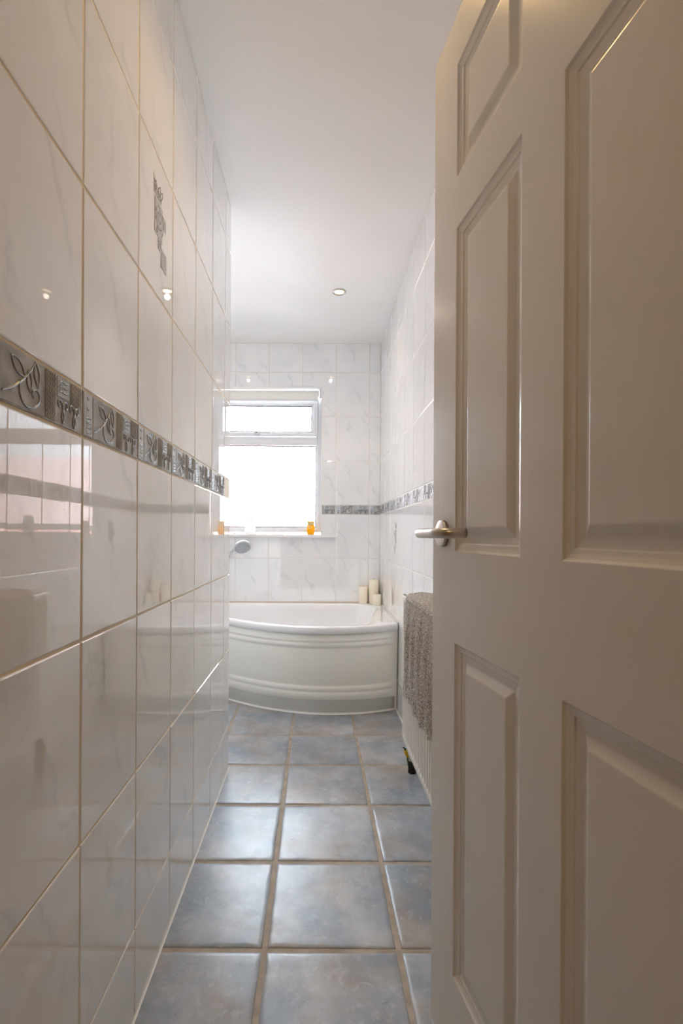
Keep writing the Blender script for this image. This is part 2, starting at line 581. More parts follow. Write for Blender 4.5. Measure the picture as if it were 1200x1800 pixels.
def border_tile(R, u0, v0, W, H, clip=None):
    """pewter border tile: pale strip, leaf scroll, ribbed column, bars and vines"""
    R.clip = clip
    X = lambda t: u0 + t * W
    Y = lambda t: v0 + t * H
    def ln(pts, w=.0030, n=.0012, h=.0014, m=2): R.line([(X(a), Y(b)) for a, b in pts], w, n, h, m)
    g_ = .0012
    R.rect(u0 + g_, v0 + g_, u0 + W - g_, v0 + H - g_, -.0045, .0, 0, .0014)
    R.rect(X(.012), Y(.05), X(.135), Y(.95), 0, .0009, 1)            # pale strip
    for t in (.62, .84): R.rect(X(.055), Y(t - .03), X(.085), Y(t + .03), .0009, .0022, 0)
    for t in (.12, .22, .32, .42): ln([(.045, t), (.07, t + .01), (.11, t + .01)], .0034, .0009, .0013)
    # leaf scroll square
    R.rect(X(.15), Y(.05), X(.535), Y(.95), 0, .0008, 0)
    ln(bez((.165, .20), (.26, .30), (.37, .55), (.45, .93)), n=.0008)
    ln(bez((.31, .50), (.29, .25), (.33, .06), (.40, .10), 12) + bez((.40, .10), (.49, .14), (.52, .40), (.46, .45), 10)[1:] + bez((.46, .45), (.42, .47), (.405, .33), (.44, .31), 8)[1:], n=.0008)
    for lf in (leaf(.35, .58, math.radians(146), .44, .10, .31), leaf(.385, .72, math.radians(-82), .36, .07, .31), leaf(.45, .92, math.radians(-78), .42, .08, .31)):
        ln(lf, .003, .0008, .0014)
    # ribbed column
    R.rect(X(.55), Y(.05), X(.66), Y(.95), 0, .0006, 0)
    for c in range(6):
        x = .56 + c * .018
        ln([(x + .006 * math.sin(t * 2.4 + c), .07 + t * .0344) for t in range(26)], .0028, .0006, .0014, 0)
    # bars on a pale patch, ribbed patch, vines below
    R.rect(X(.68), Y(.56), X(.825), Y(.93), 0, .0010, 1)
    for t in (.66, .76, .85): ln([(.70, t), (.73, t + .03), (.76, t), (.80, t + .02)], .0030, .0010, .0014)
    R.rect(X(.84), Y(.52), X(.975), Y(.95), 0, .0006, 0)
    for c in range(7):
        x = .85 + c * .0185
        ln([(x + .006 * math.sin(t * 2.2 + c), .54 + t * .031) for t in range(14)], .0028, .0006, .0013, 0)
    for bx in (.68, .82):
        ln([(bx + .02 + a, b) for a, b in spiral(.0, .0, .008, .03, 6.5, 1.4, 14)] if False else [(bx + .025 + .022 * math.cos(a) * (1 - k / 18), .42 + .10 * math.sin(a) * (1 - k / 18)) for k, a in enumerate([PI * .2 + i * .42 for i in range(14)])], .003, .0003, .0014)
        ln([(bx + .105 + .022 * math.cos(a) * (1 - k / 18), .42 + .10 * math.sin(a) * (1 - k / 18)) for k, a in enumerate([PI * .8 - i * .42 for i in range(14)])], .003, .0003, .0014)
        ln(bez((bx + .045, .48), (bx + .065, .45), (bx + .065, .35), (bx + .066, .28), 8), .003, .0003, .0014)
        ln(bez((bx + .085, .48), (bx + .066, .45), (bx + .066, .35), (bx + .066, .28), 8), .003, .0003, .0014)
        ln(leaf(bx + .066, .34, -PI / 2, .26, .014), .003, .0003, .0013)
    R.clip = None


def motif(R, uc, vc):
    """printed grey leaf-and-swirl motif in the middle of a tile"""
    S = .9
    X = lambda a: uc + a * S
    Y = lambda b: vc + b * S
    n0, n1 = 0.0, .0005
    def sl(pts, m=0, a=n0, b=n1): R.slab([(X(p), Y(q)) for p, q in pts], a, b, m, .0002)
    def ln(pts, w=.0030, m=1): R.line([(X(p), Y(q)) for p, q in pts], w * S, n1, .0004, m)
    # torn top square
    sl([(-.052, .052), (-.020, .052), (.012, .055), (.010, .070), (-.012, .078), (-.034, .090), (-.052, .098)])
    ln(leaf(-.045, .058, math.radians(70), .034, .006)); ln(leaf(-.02, .056, math.radians(60), .045, .007))
    ln(leaf(.0, .060, math.radians(55), .04, .006)); ln(bez((-.05, .085), (-.03, .05), (-.01, .08), (.012, .06)))
    # swirl block
    sl([(-.044, -.045), (.020, -.045), (.020, -.002), (.024, .046), (-.044, .046)])
    ln(spiral(-.008, .012, .004, .024, 0, 8.5, 34)); ln(bez((-.04, .01), (-.03, -.02), (-.01, -.03), (.012, -.012)))
    ln(leaf(-.036, -.012, math.radians(80), .035, .006)); ln(spiral(-.026, -.032, .002, .009, 0, 8, 20))
    ln(bez((.012, -.03), (.03, -.02), (.025, .01), (.018, .03)))
    # small square at the side
    sl([(.028, .0), (.052, .0), (.052, .034), (.028, .034)]); ln([(.032, .006), (.04, .028), (.048, .006)])
    # narrow foot
    sl([(-.016, -.075), (.014, -.075), (.014, -.048), (-.016, -.048)])
    for q in (-.054, -.061, -.068): ln([(-.012, q), (-.002, q + .002), (.010, q)], .0024)
    # plain lower block
    sl([(.010, -.112), (.058, -.112), (.058, -.060), (.016, -.060), (.016, -.077), (.010, -.077)])
    for r_ in range(5):
        for c_ in range(5):
            a, b = .018 + c_ * .008, -.106 + r_ * .0085
            ln([(a, b), (a + .003, b + .001), (a + .005, b)], .0012)


ZL = [0.0, .187, .517, .847, 1.1772, 1.2548, 1.583, 1.913, 2.243, ZC]
ZR = [0.0, .183, .513, .843, 1.173, 1.2435, 1.5735, 1.9035, 2.2335, ZC]


def lines(a, b, start, step):
    o = [a]
    k = math.ceil((a - start) / step - 1e-6)
    while start + k * step < b - 1e-4:
        if start + k * step > a + 1e-4: o.append(start + k * step)
        k += 1
    return o + [b]


# left partition: tiled face towards the corridor, ends at YE
wl = MB()
wl.box((XL - .10, YD, -.05), (XL - .0018, YE - .0005, ZC + .02), 1)
ULl = lines(YD, YE, .8088, .25)
tiles(wl, (XL, 0, 0), (0, 1, 0), (1, 0, 0), ULl, ZL, border=(1.1772,))
wall_left = wl.build('wall_left', [M_TILE, M_GROUT], tc=True)
tag(wall_left, 'left partition wall of glossy marble look tiles with cream grout', 'wall', kind='structure')
b_ = MB(); R = Relief(b_, (XL, 0, 0), (0, 1, 0), (1, 0, 0))
for k in range(-1, 6):
    u = .8088 + .25 * (k - 1)
    w = .25
    border_tile(R, u, 1.1772, w, .0776, clip=(YD + .001, YE - .001) if (u < YD or u + w > YE) else None)
b_.build('tile_border', [M_PEWTER, M_PEWTER_L, M_PEWTER_LINE], wall_left)
b_ = MB(); R = Relief(b_, (XL, 0, 0), (0, 1, 0), (1, 0, 0))
motif(R, 1.2, 1.765)
b_.build('tile_motif', [M_PRINT, M_PRINT_D], wall_left, loc=(.0003, 0, 0))

# back wall with the window opening
wb = MB()
T = .26
for a, b in (((XA - .2, 0), (WX0, ZC)), ((WX1, 0), (XR + .2, ZC)), ((WX0, 0), (WX1, WZ0)), ((WX0, WZ1), (WX1, ZC))):
    wb.box((a[0], YB + .0018, a[1] - (.05 if a[1] == 0 else 0)), (b[0], YB + T, b[1] + (.02 if b[1] == ZC else 0)), 1)
ULb = lines(XA, XR, -.355, .25)
tiles(wb, (0, YB, 0), (1, 0, 0), (0, -1, 0), ULb, ZR, border=(1.173,), gap=.0013, hole=(WX0, WX1, WZ0, WZ1))
# painted reveal lining
e = .004
for a, b in (((WX0 - .0, WZ0), (WX0 + e, WZ1)), ((WX1 - e, WZ0), (WX1, WZ1)), ((WX0, WZ1 - e), (WX1, WZ1))):
    wb.box((a[0], YB - .002, a[1]), (b[0], YB + T - .01, b[1]), 2)
wall_back = wb.build('wall_back', [M_TILE, M_GROUT_W, M_REVEAL], tc=True)
tag(wall_back, 'back wall of white veined tiles around the frosted window', 'wall', kind='structure')
b_ = MB(); R = Relief(b_, (0, YB, 0), (1, 0, 0), (0, -1, 0))
for u in (-.105, .145, .395):
    border_tile(R, u, 1.173, .25, .0705, clip=(WX1 + .004, XR - .001) if (u < WX1 or u + .25 > XR) else None)
border_tile(R, -1.105, 1.173, .25, .0705, clip=(XA + .002, WX0 - .004))
b_.build('tile_border', [M_PEWTER, M_PEWTER_L, M_PEWTER_LINE], wall_back)

# right wall
wr = MB()
wr.box((XR + .0018, YD, -.05), (XR + .16, YB + .0, ZC + .02), 1)
ULr = lines(YD, YB, 2.225, .25)
tiles(wr, (XR, 0, 0), (0, 1, 0), (-1, 0, 0), ULr, ZR, border=(1.173,), gap=.0013, tilt=.0014)
wall_right = wr.build('wall_right', [M_TILE, M_GROUT_W], tc=True)
tag(wall_right, 'right wall of white veined tiles running past the radiator', 'wall', kind='structure')
b_ = MB(); R = Relief(b_, (XR, 0, 0), (0, 1, 0), (-1, 0, 0))
k = -8
while 2.225 + .25 * k < YB:
    u = 2.225 + .25 * k
    if u + .25 > YD:
        border_tile(R, u, 1.173, .25, .0705, clip=(YD + .001, YB - .002) if (u < YD or u + .25 > YB) else None)
    k += 1
b_.build('tile_border', [M_PEWTER, M_PEWTER_L, M_PEWTER_LINE], wall_right)
b_ = MB(); R = Relief(b_, (XR, 0, 0), (0, 1, 0), (-1, 0, 0))
motif(R, 3.02, 1.012)
b_.build('tile_motif', [M_PRINT, M_PRINT_D], wall_right, loc=(-.0003, 0, 0))

# alcove side wall and the return behind the partition
wa = MB()
wa.box((XA - .15, YE - .12, -.05), (XA - .0018, YB, ZC + .02), 1)
tiles(wa, (XA, 0, 0), (0, 1, 0), (1, 0, 0), lines(YE, YB, 2.225, .25), ZR)
tag(wa.build('wall_alcove', [M_TILE, M_GROUT_W], tc=True), 'tiled side wall at the far left end of the bath', 'wall', kind='structure')
wq = MB()
wq.box((XA, YE - .11, -.05), (XL - .1, YE - .0018, ZC + .02), 1)
tiles(wq, (0, YE, 0), (1, 0, 0), (0, 1, 0), lines(XA, XL, -.6, .25), ZR)
tag(wq.build('wall_return', [M_TILE, M_GROUT_W], tc=True), 'tiled return wall behind the left partition facing the bath', 'wall', kind='structure')

# doorway wall, and an unseen hallway added behind the camera for warm bounce
wf = MB()
wf.box((-1.1, YD - .13, -.05), (-.415, YD, ZC + .02)); wf.box((.372, YD - .13, -.05), (1.0, YD, ZC + .02)); wf.box((-.415, YD - .13, 2.03), (.372, YD, ZC + .02))
tag(wf.build('wall_front', M_REVEAL), 'doorway wall the camera looks through', 'wall', kind='structure')
wh = MB()
wh.box((-1.15, -1.6, -.05), (-1.0, YD - .13, ZC + .02)); wh.box((1.0, -1.6, -.05), (1.15, YD - .13, ZC + .02)); wh.box((-1.15, -1.75, -.05), (1.15, -1.6, ZC + .02))
tag(wh.build('wall_hall', M_HALLPAINT), 'cream painted hallway walls added out of view behind the doorway for warm bounce', 'wall', kind='structure')

# sealant beads
sb = MB()
def bead(mb, A, B, da, db, r=.007):
    """quarter-round bead from A to B lying in the corner of directions da, db"""
    A, B, da, db = map(Vector, (A, B, da, db))
    rows = []
    for P in (A, B):
        rows.append([P + da * (r * (1 - math.sin(t * PI / 8))) + db * (r * (1 - math.cos(t * PI / 8))) for t in range(5)])
    mb.grid(rows)
bead(sb, (XL, YD, .0), (XL, YE, .0), (1, 0, 0), (0, 0, 1), .005)
tag(sb.build('trim_1', M_SEAL), 'white sealant line along the foot of the left wall', 'trim', kind='structure')
sb = MB()
bead(sb, (XR, YD, .0), (XR, 2.94, .0), (-1, 0, 0), (0, 0, 1), .008)
tag(sb.build('trim_2', M_SEAL), 'white sealant line along the foot of the right wall', 'trim', kind='structure')

# ------------------------------------------------------------------ window
win = empty('window_1', ((WX0 + WX1) / 2, YB + .12, WZ0), 'white framed frosted window with a top-hung vent over a fixed pane', 'window', kind='structure')
OX, OY, OZ = win.location
YF = YB + .118                    # room-side face of the frame
def pane_box(name, x0, x1, z0, z1, y0, y1, m, parent, bevel=.003):
    mb = MB(); mb.box((x0 - OX, y0 - OY, z0 - OZ), (x1 - OX, y1 - OY, z1 - OZ))
    return mb.build(name, m, parent, bevel=bevel)
def frame_ring(x0, x1, z0, z1, w, y0, y1, wb_=None):
    """four mitred frame members with a sloped inner bead"""
    mb = MB()
    l, r, b, t = w if isinstance(w, tuple) else (w,) * 4
    rows = []
    prof = [(0, y1), (0, y0), (.62, y0), (.80, y0 + .008), (1.0, y0 + .016), (1.0, y1)]
    for f, y in prof:
        rows.append([Vector((x0 + l * f - OX, y - OY, z0 + b * f - OZ)), Vector((x1 - r * f - OX, y - OY, z0 + b * f - OZ)), Vector((x1 - r * f - OX, y - OY, z1 - t * f - OZ)), Vector((x0 + l * f - OX, y - OY, z1 - t * f - OZ))])
    mb.grid(rows + [rows[0]], sm=False, close_u=True)
    return mb
px = lambda n, y=YF: n * y / 880.6
ZT = lambda ypx, y=YF: CAM_H + (940.1 - ypx) * y / 880.6
fx0, fx1 = WX0 + .004, WX1 - .004
zt_sash0, zt_sash1 = ZT(767.5), ZT(706)
# outer frame with its cross rail
fr = frame_ring(fx0, fx1, ZT(936), ZT(700), (.040, .040, .04, .03), YF, YF + .07)
fr.box((fx0 + .03 - OX, YF - OY, ZT(782.5) - OZ), (fx1 - .03 - OX, YF + .07 - OY, ZT(768.5) - OZ))
fro = fr.build('frame', M_UPVC, win, recalc=True)
md = fro.modifiers.new('bevel', 'BEVEL'); md.width = .003; md.segments = 2; md.limit_method = 'ANGLE'
sash = frame_ring(fx0 + .028, fx1 - .028, zt_sash0, zt_sash1, (.046, .046, .036, .034), YF - .014, YF + .05).build('vent_sash', M_UPVC, win, recalc=True)
hb = MB()
hx = px(458 - 555.3)
hz = ZT(763.5) - OZ
hb.box((hx - .052 - OX, YF - .028 - OY, hz - .010), (hx - .008 - OX, YF - .014 - OY, hz + .012))
hb.tube([(hx - .03 - OX, YF - .024 - OY, hz), (hx - .03 - OX, YF - .046 - OY, hz + .002), (hx - .01 - OX, YF - .050 - OY, hz + .003), (hx + .075 - OX, YF - .044 - OY, hz + .003)], .007, radii=[.009, .010, .009, .006])
h_ = hb.build('handle', M_UPVC, sash, bevel=.002)
kb = MB(); kb.lathe([(.004, -.002), (.004, .001)], Matrix.Translation((hx - .030 - OX, YF - .057 - OY, hz + .002)) @ Matrix.Rotation(PI / 2, 4, 'X'), 12)
kb.build('keyhole', M_GASKET, sash)
def gasket(x0, x1, z0, z1, y, parent, w=.0075):
    mb = MB()
    for a in (((x0, z0), (x1, z0 + w)), ((x0, z1 - w), (x1, z1)), ((x0, z0), (x0 + w, z1)), ((x1 - w, z0), (x1, z1))):
        mb.box((a[0][0] - OX, y - .004 - OY, a[0][1] - OZ), (a[1][0] - OX, y + .004 - OY, a[1][1] - OZ))
    return mb.build('gasket', M_GASKET, parent)
ux0, ux1, uz0, uz1 = fx0 + .028 + .044, fx1 - .028 - .044, zt_sash0 + .034, zt_sash1 - .032
pane_box('glass_pane', ux0, ux1, uz0, uz1, YF + .014, YF + .018, M_FROST, sash, 0)
gasket(ux0 - .001, ux1 + .001, uz0, uz1, YF + .008, sash)
lx0, lx1, lz0, lz1 = fx0 + .038, fx1 - .038, ZT(936) + .038, ZT(783)
pane_box('glass_pane', lx0, lx1, lz0, lz1, YF + .028, YF + .032, M_FROST, win, 0)
gasket(lx0 - .001, lx1 + .001, lz0, lz1, YF + .022, win)

sl = MB()
sl.box((WX0 - .115, YB - .030, 1.000), (WX1 + .115, YB - .0005, 1.021)); sl.box((WX0 + .004, YB - .001, 1.000), (WX1 - .004, YB + .125, 1.021))
sill = sl.build('window_sill', M_SILL, bevel=.004)
tag(sill, 'white window sill board reaching past the window', 'window sill', kind='structure')

# roller blind, rolled up
bl = empty('roller_blind', ((WX0 + WX1) / 2, YB + .07, ZT(696)), 'cream roller blind rolled up under the top of the window recess', 'blind')
mb = MB()
mb.lathe([(.024, -(WX1 - WX0) / 2 + .022), (.026, -(WX1 - WX0) / 2 + .023), (.026, (WX1 - WX0) / 2 - .023), (.024, (WX1 - WX0) / 2 - .022)], Matrix.Rotation(PI / 2, 4, 'Y'), 24)
mb.build('rolled_cloth', M_BLIND, bl)
mb = MB(); mb.box((-(WX1 - WX0) / 2 + .03, -.026, -.052), ((WX1 - WX0) / 2 - .03, -.024, .0)); mb.build('cloth_tail', M_BLIND, bl)
mb = MB(); mb.box((-(WX1 - WX0) / 2 + .03, -.030, -.062), ((WX1 - WX0) / 2 - .03, -.020, -.046)); mb.build('bottom_bar', M_UPVC, bl, bevel=.003)
for s in (-1, 1):
    mb = MB()
    x = s * ((WX1 - WX0) / 2 - .012)
    mb.lathe([(.030, -.008), (.031, -.006), (.031, .006), (.030, .008)], Matrix.Translation((x, 0, 0)) @ Matrix.Rotation(PI / 2, 4, 'Y'), 24)
    mb.box((x - .008, -.02, .0), (x + .008, .02, .053))
    mb.build('bracket', M_UPVC, bl)

# houses outside, seen only as a blush through the obscure glass
for nm, x0, x1, lab in (('outside_brick_house', -6.0, -.62, 'pink brick house side outside the window, left half of the pane'), ('outside_brick_house', .62, 6.0, 'pink brick house side outside, mirrored pink in the left wall tiles')):
    hs = empty(nm, ((x0 + x1) / 2, 8.0, -3), lab, 'house')
    mb = MB(); mb.box((x0 - (x0 + x1) / 2, -1.5, 0), (x1 - (x0 + x1) / 2, 1.5, 5.0)); mb.build('brick_wall', M_BRICK, hs)
    edge = (x1 if x0 < 0 else x0) - (x0 + x1) / 2
    mb = MB(); mb.tube([(edge + (-.12 if x0 < 0 else .12), -1.56, 0), (edge + (-.12 if x0 < 0 else .12), -1.56, 5.0)], .05); mb.build('drainpipe', M_DARK, hs)

# ------------------------------------------------------------------ bath
ZRIM = .515
rimc = lambda x: 2.728 + .82 * (x - .0465) ** 2 if x > -.5 else 2.9729 + .896 * (-.5 - x) * (1 - .12 * (-.5 - x))
plc = lambda x: 2.843 + .64 * (x - .092) ** 2 if x > -.5 else 3.0673 + .758 * (-.5 - x)
bx0, bx1, by1 = XA + .006, XR - .004, YB - .004
xs = [bx0 + (bx1 - bx0) * k / 60 for k in range(61)]
outer = [(x, min(rimc(x), by1 - .1)) for x in xs] + [(bx1, by1), (bx0, by1)]
inner_ctrl = [(.316, 2.905), (.345, 3.08), (.385, 3.30), (.425, 3.46), (.415, 3.56), (.365, 3.63), (.26, 3.665), (-.05, 3.672), (-.4, 3.672), (-.75, 3.672), (-.93, 3.66), (-.985, 3.61), (-.93, 3.52), (-.72, 3.30), (-.5, 3.05), (-.3, 2.90), (-.1, 2.81), (.08, 2.795), (.22, 2.82), (.285, 2.845)]
def catmull(P, n=10):
    o = []
    m = len(P)
    for i in range(m):
        p0, p1, p2, p3 = [Vector(P[(i + d) % m]) for d in (-1, 0, 1, 2)]
        for k in range(n):
            t = k / n
            o.append(.5 * ((2 * p1) + (p2 - p0) * t + (2 * p0 - 5 * p1 + 4 * p2 - p3) * t * t + (3 * p1 - p0 - 3 * p2 + p3) * t ** 3))
    return [(v.x, v.y) for v in o]
inner = catmull(inner_ctrl)
C0 = (-.15, 3.30)
def hit(poly, a):
    dx, dy = math.cos(a), math.sin(a)
    best = 0
    for i in range(len(poly)):
        (x1, y1), (x2, y2) = poly[i], poly[(i + 1) % len(poly)]
        x1 -= C0[0]; x2 -= C0[0]; y1 -= C0[1]; y2 -= C0[1]
        den = dx * (y2 - y1) - dy * (x2 - x1)
        if abs(den) < 1e-12: continue
        t = (x1 * (y2 - y1) - y1 * (x2 - x1)) / den
        s = (x1 * dy - y1 * dx) / den
        if t > 0 and -1e-9 <= s <= 1 + 1e-9: best = max(best, t)
    return best
angs = sorted([2 * PI * k / 200 - PI for k in range(200)] + [math.atan2(y - C0[1], x - C0[0]) for x, y in (outer[0], outer[60], outer[61], outer[62])])
RO = [hit(outer, a) for a in angs]
RI = [hit(inner, a) for a in angs]
def loop(rad, z): return [(C0[0] + r * math.cos(a), C0[1] + r * math.sin(a), z) for r, a in zip(rad, angs)]
bath = empty('corner_bath', (0, 3.3, 0), 'white bow-fronted bath with cream panel under the window', 'bath')
def L2(rows): return [[(x, y - 3.3, z) for x, y, z in r] for r in rows]
bm_ = MB()
rows = [loop([r - .012 for r in RO], ZRIM - .040), loop(RO, ZRIM - .038), loop(RO, ZRIM - .008), loop([r - .002 for r in RO], ZRIM - .002), loop([r - .008 for r in RO], ZRIM)]
rows += [loop([r + .010 for r in RI], ZRIM), loop([r + .002 for r in RI], ZRIM - .003), loop([r - .006 for r in RI], ZRIM - .012)]
for z, f in ((.47, .975), (.40, .945), (.30, .905), (.20, .865), (.15, .835), (.12, .80), (.105, .74), (.10, .6), (.098, .3), (.098, .02)):
    rows.append(loop([r * f for r in RI], z))
bm_.grid(L2(rows), close_u=True)
bm_.face(range(len(bm_.v) - len(angs), len(bm_.v)))
tub = bm_.build('tub', M_ACRYL, bath)
# front panel: profile (z, outward offset, moulding weight)
prof = [(.003, 0, 0), (.080, 0, 0), (.086, 1, 0), (.092, 1, .002), (.102, 1, .006), (.118, 1, .008), (.130, 1, .006), (.136, 1, .002), (.142, 1, .0045), (.152, 1, .007), (.162, 1, .006), (.168, 1, .001), (.172, 1, -.002), (.18, 1, 0),
        (.28, 1, 0), (.385, 1, 0), (.394, 1, -.002), (.398, 1, .001), (.405, 1, .006), (.414, 1, .007), (.422, 1, .004), (.428, 1, 0), (.432, 1, .0035), (.44, 1, .0055), (.446, 1, .002), (.450, 1, 0), (.476, 1, 0)]
pr = []
pxs = [bx0 + .004 + (bx1 - .004 - bx0) * k / 110 for k in range(111)]
for z, o_, mo in prof:
    row = []
    for x in pxs:
        yp, yr = plc(x), rimc(x) + .016
        t = z / .476
        base = (yp) if o_ == 0 else (yp - .022) * (1 - (z - .086) / .39) + yr * (z - .086) / .39
        w = max(0, min(1, (.448 - x) / .02)); w = w * w * (3 - 2 * w)
        y = base - mo * w
        row.append((x, min(y, by1 - .08) - 3.3, z))
    pr.append(row)
pb = MB(); pb.grid(pr)
# thickness return at the top and both ends
pb.grid([[(x, y + .012, z) for x, y, z in pr[-1]], pr[-1]])
panel = pb.build('front_panel', M_PANEL, bath)
sd = panel.modifiers.new('thick', 'SOLIDIFY'); sd.thickness = .004; sd.offset = 0
# sealant at the foot and along the wall
sk = MB()
rows = []
for x in pxs:
    y = plc(x); wv = .0015 * noise.noise(Vector((x * 40, 1, 2)))
    rows.append([(x, min(y, by1) - .010 - wv - 3.3, .001), (x, min(y, by1) - .007 - 3.3, .006), (x, min(y, by1) - .001 - 3.3, .011 + wv)])
sk.grid(rows)
sk.build('foot_sealant', M_SEAL, bath)
sk = MB(); bead(sk, (bx0, YB - .0015 - 3.3, ZRIM), (XR - .002, YB - .0015 - 3.3, ZRIM), (0, -1, 0), (0, 0, 1), .006)
sk.build('wall_sealant', M_SEALB, bath)
sk = MB(); bead(sk, (XR - .0015, 2.885 - 3.3, ZRIM), (XR - .0015, YB - .0015 - 3.3, ZRIM), (-1, 0, 0), (0, 0, 1), .006)
sk.build('wall_sealant', M_SEAL, bath)

sk = MB(); bead(sk, (XR - .0015, plc(.46) - .012 - 3.3, .004), (XR - .0015, rimc(.46) + .012 - 3.3, ZRIM - .036), (-1, 0, 0), (0, 1, 0), .016)
sk.build('wall_sealant', M_SEAL, bath)

# ------------------------------------------------------------------ candles on the bath corner
for cx, cyy, r, h, lab in ((.350, 3.706, .0335, .125, 'medium ivory pillar candle, leftmost of three on the bath corner'), (.4265, 3.700, .0345, .178, 'tallest ivory pillar candle standing in the tiled corner'), (.4405, 3.620, .0335, .078, 'short ivory pillar candle in front of the tall one')):
    c = empty('pillar_candle', (cx, cyy, ZRIM), lab, 'candle', 'pillar candles on the bath corner')
    mb = MB()
    mb.lathe([(r - .003, 0), (r, .003), (r + .0003, h * .5), (r, h - .006), (r - .003, h - .001), (r - .006, h), (r * .55, h - .004), (r * .2, h - .006)], seg=40)
    mb.build('wax_body', M_WAX, c)
    mb = MB(); mb.tube([(0, 0, h - .008), (.001, 0, h), (.003, 0, h + .005)], .001, 6); mb.build('wick', M_DARK, c)

# ------------------------------------------------------------------ things on the sill
ZS = 1.021
YS = YB + .050
def glow_glass(name, col, rough=.1, w=.75):
    m = mat(name, col, rough)
    nt = m.node_tree
    tl = N(m, 'ShaderNodeBsdfTranslucent'); tl.inputs[0].default_value = (*col, 1)
    mx = N(m, 'ShaderNodeMixShader'); mx.inputs[0].default_value = w
    out = nt.nodes['Material Output']
    L(m, bsdf(m), 0, mx, 1); L(m, tl, 0, mx, 2); L(m, mx, 0, out, 'Surface')
    return m
M_AMBER = glow_glass('amber_glass', (.97, .60, .03))
M_AMBER_T = glow_glass('pale_amber_glass', (.97, .85, .45))
M_PALEGLASS = glow_glass('milky_glass', (.96, .955, .93), .12, .85)
M_LABEL = mat('pale_emblem', (.98, .86, .55), .4)
jx = (545.8 - 555.3) * YS / 880.6
j = empty('candle_jar', (jx, YS, ZS), 'orange glass candle jar at the right end of the window sill', 'candle jar')
mb = MB()
mb.lathe([(.024, 0), (.0275, .004), (.0285, .02), (.0295, .05), (.0285, .066), (.026, .074)], seg=36)
mb.build('jar_body', M_AMBER, j)
mb = MB(); mb.lathe([(.026, .074), (.0255, .078), (.0265, .090), (.0265, .092)], seg=36); mb.build('jar_neck', M_AMBER_T, j)
mb = MB(); mb.lathe([(.028, .092), (.0285, .093), (.0285, .098), (.027, .100)], seg=36); mb.build('lid', M_AMBER, j)
mb = MB()
rg = []
for k in range(29):
    a = 2 * PI * k / 28
    rg.append((.0095 * math.cos(a), .0095 * math.sin(a)))
cy_ = []
for rr in (.0115, .0075):
    cy_.append([])
    for k in range(28):
        a = 2 * PI * k / 28
        x = -.006 + rr * math.cos(a); z = .058 + rr * math.sin(a)
        cy_[-1].append((x, -math.sqrt(.0301 ** 2 - x * x), z))
mb.grid(cy_, close_u=True)
mb.build('ring_emblem', M_LABEL, j)
px2 = (439.5 - 555.3) * YS / 880.6
j = empty('milk_glass_jar', (px2, YS, ZS), 'milky white glass jar on the sill in front of the lower pane', 'jar')
mb = MB(); mb.lathe([(.036, 0), (.040, .004), (.042, .03), (.041, .07), (.036, .088), (.032, .096)], seg=36); mb.build('jar_body', M_PALEGLASS, j)
mb = MB(); mb.lathe([(.031, .096), (.033, .098), (.033, .118), (.028, .121), (.010, .124)], seg=36); mb.build('lid', M_PALEGLASS, j)
M_SHELL = noisy(mat('peach_shell', rough=.4), 90, (.80, .52, .32), (.90, .76, .62))
M_SHELL2 = noisy(mat('grey_shell', rough=.4), 90, (.45, .42, .40), (.80, .76, .70))
def shell(x, m, r, lab, group):
    mb = MB()
    rows = []
    for k in range(9):
        t = k / 8 * PI
        rows.append([(r * (1.2 - .35 * k / 8) * math.cos(a) * math.sin(t) * (1 + .10 * math.cos(7 * a)), r * math.sin(a) * math.sin(t) * (1 + .10 * math.cos(7 * a)), r * .6 * (1 - math.cos(t)) ) for a in [2 * PI * q / 28 for q in range(28)]])
    mb.grid(rows, close_u=True)
    o = mb.build('sea_shell', m, loc=(x, YS, ZS)); o.rotation_euler = (0, 0, r * 300)
    tag(o, lab, 'shell', group)
shell((508.5 - 555.3) * YS / 880.6, M_SHELL, .0105, 'small peach coloured shell beside the orange jar on the sill', 'shells on the window sill')
shell((485.5 - 555.3) * YS / 880.6, M_SHELL2, .0075, 'tiny pale grey shell near the middle of the sill', 'shells on the window sill')
shell((411.5 - 555.3) * YS / 880.6, M_SHELL2, .010, 'small grey shell at the left end of the sill beside the partition', 'shells on the window sill')

# ------------------------------------------------------------------ hand shower on a wall bracket
hs = empty('hand_shower', (-.66, YB - .055, .86), 'chrome hand shower with round spray head in a wall bracket', 'shower')
hd = Vector(((425.5 - 555.3) * 3.63 / 880.6, 3.63, CAM_H - (962 - 940.1) * 3.63 / 880.6)) - hs.location
mb = MB()
nrm = Vector((.32, -.62, -.72)).normalized()
q = Vector((0, 0, 1)).rotation_difference(nrm).to_matrix().to_4x4()
Mh = Matrix.Translation(hd) @ q @ Matrix.Scale(1.15, 4)
mb.lathe([(.012, -.030), (.030, -.024), (.048, -.012), (.056, -.002), (.058, .004), (.055, .008)], Mh, 36)
hb_ = hd - nrm * .012
neck = hd + Vector((-.045, .0, -.026)) - nrm * .016
pts = [hb_ + Vector((-.01, 0, 0)), neck, Vector((-.04, .0, -.02)) * .0 + (neck + Vector((0, 0, 0))) * .55, Vector((0, 0, .0)), Vector((-.018, 0, -.035))]
mb.tube(pts, .011, 14, radii=[.02, .015, .0125, .0115, .010])
mb.build('handset', M_CHROME, hs)
M_SPRAY = mat('grey_spray_plate', (.48, .51, .54), .35)
mb = MB()
mb.lathe([(.050, .006), (.050, .0095), (.046, .0105)], Mh, 36)
for rr, n in ((.01, 6), (.021, 12), (.032, 18), (.042, 24)):
    for k in range(n):
        a = 2 * PI * k / n
        mb.lathe([(.0022, .010), (.0014, .0135)], Mh @ Matrix.Translation((rr * math.cos(a), rr * math.sin(a), 0)), 6)
mb.build('spray_plate', M_SPRAY, hs)
mb = MB()
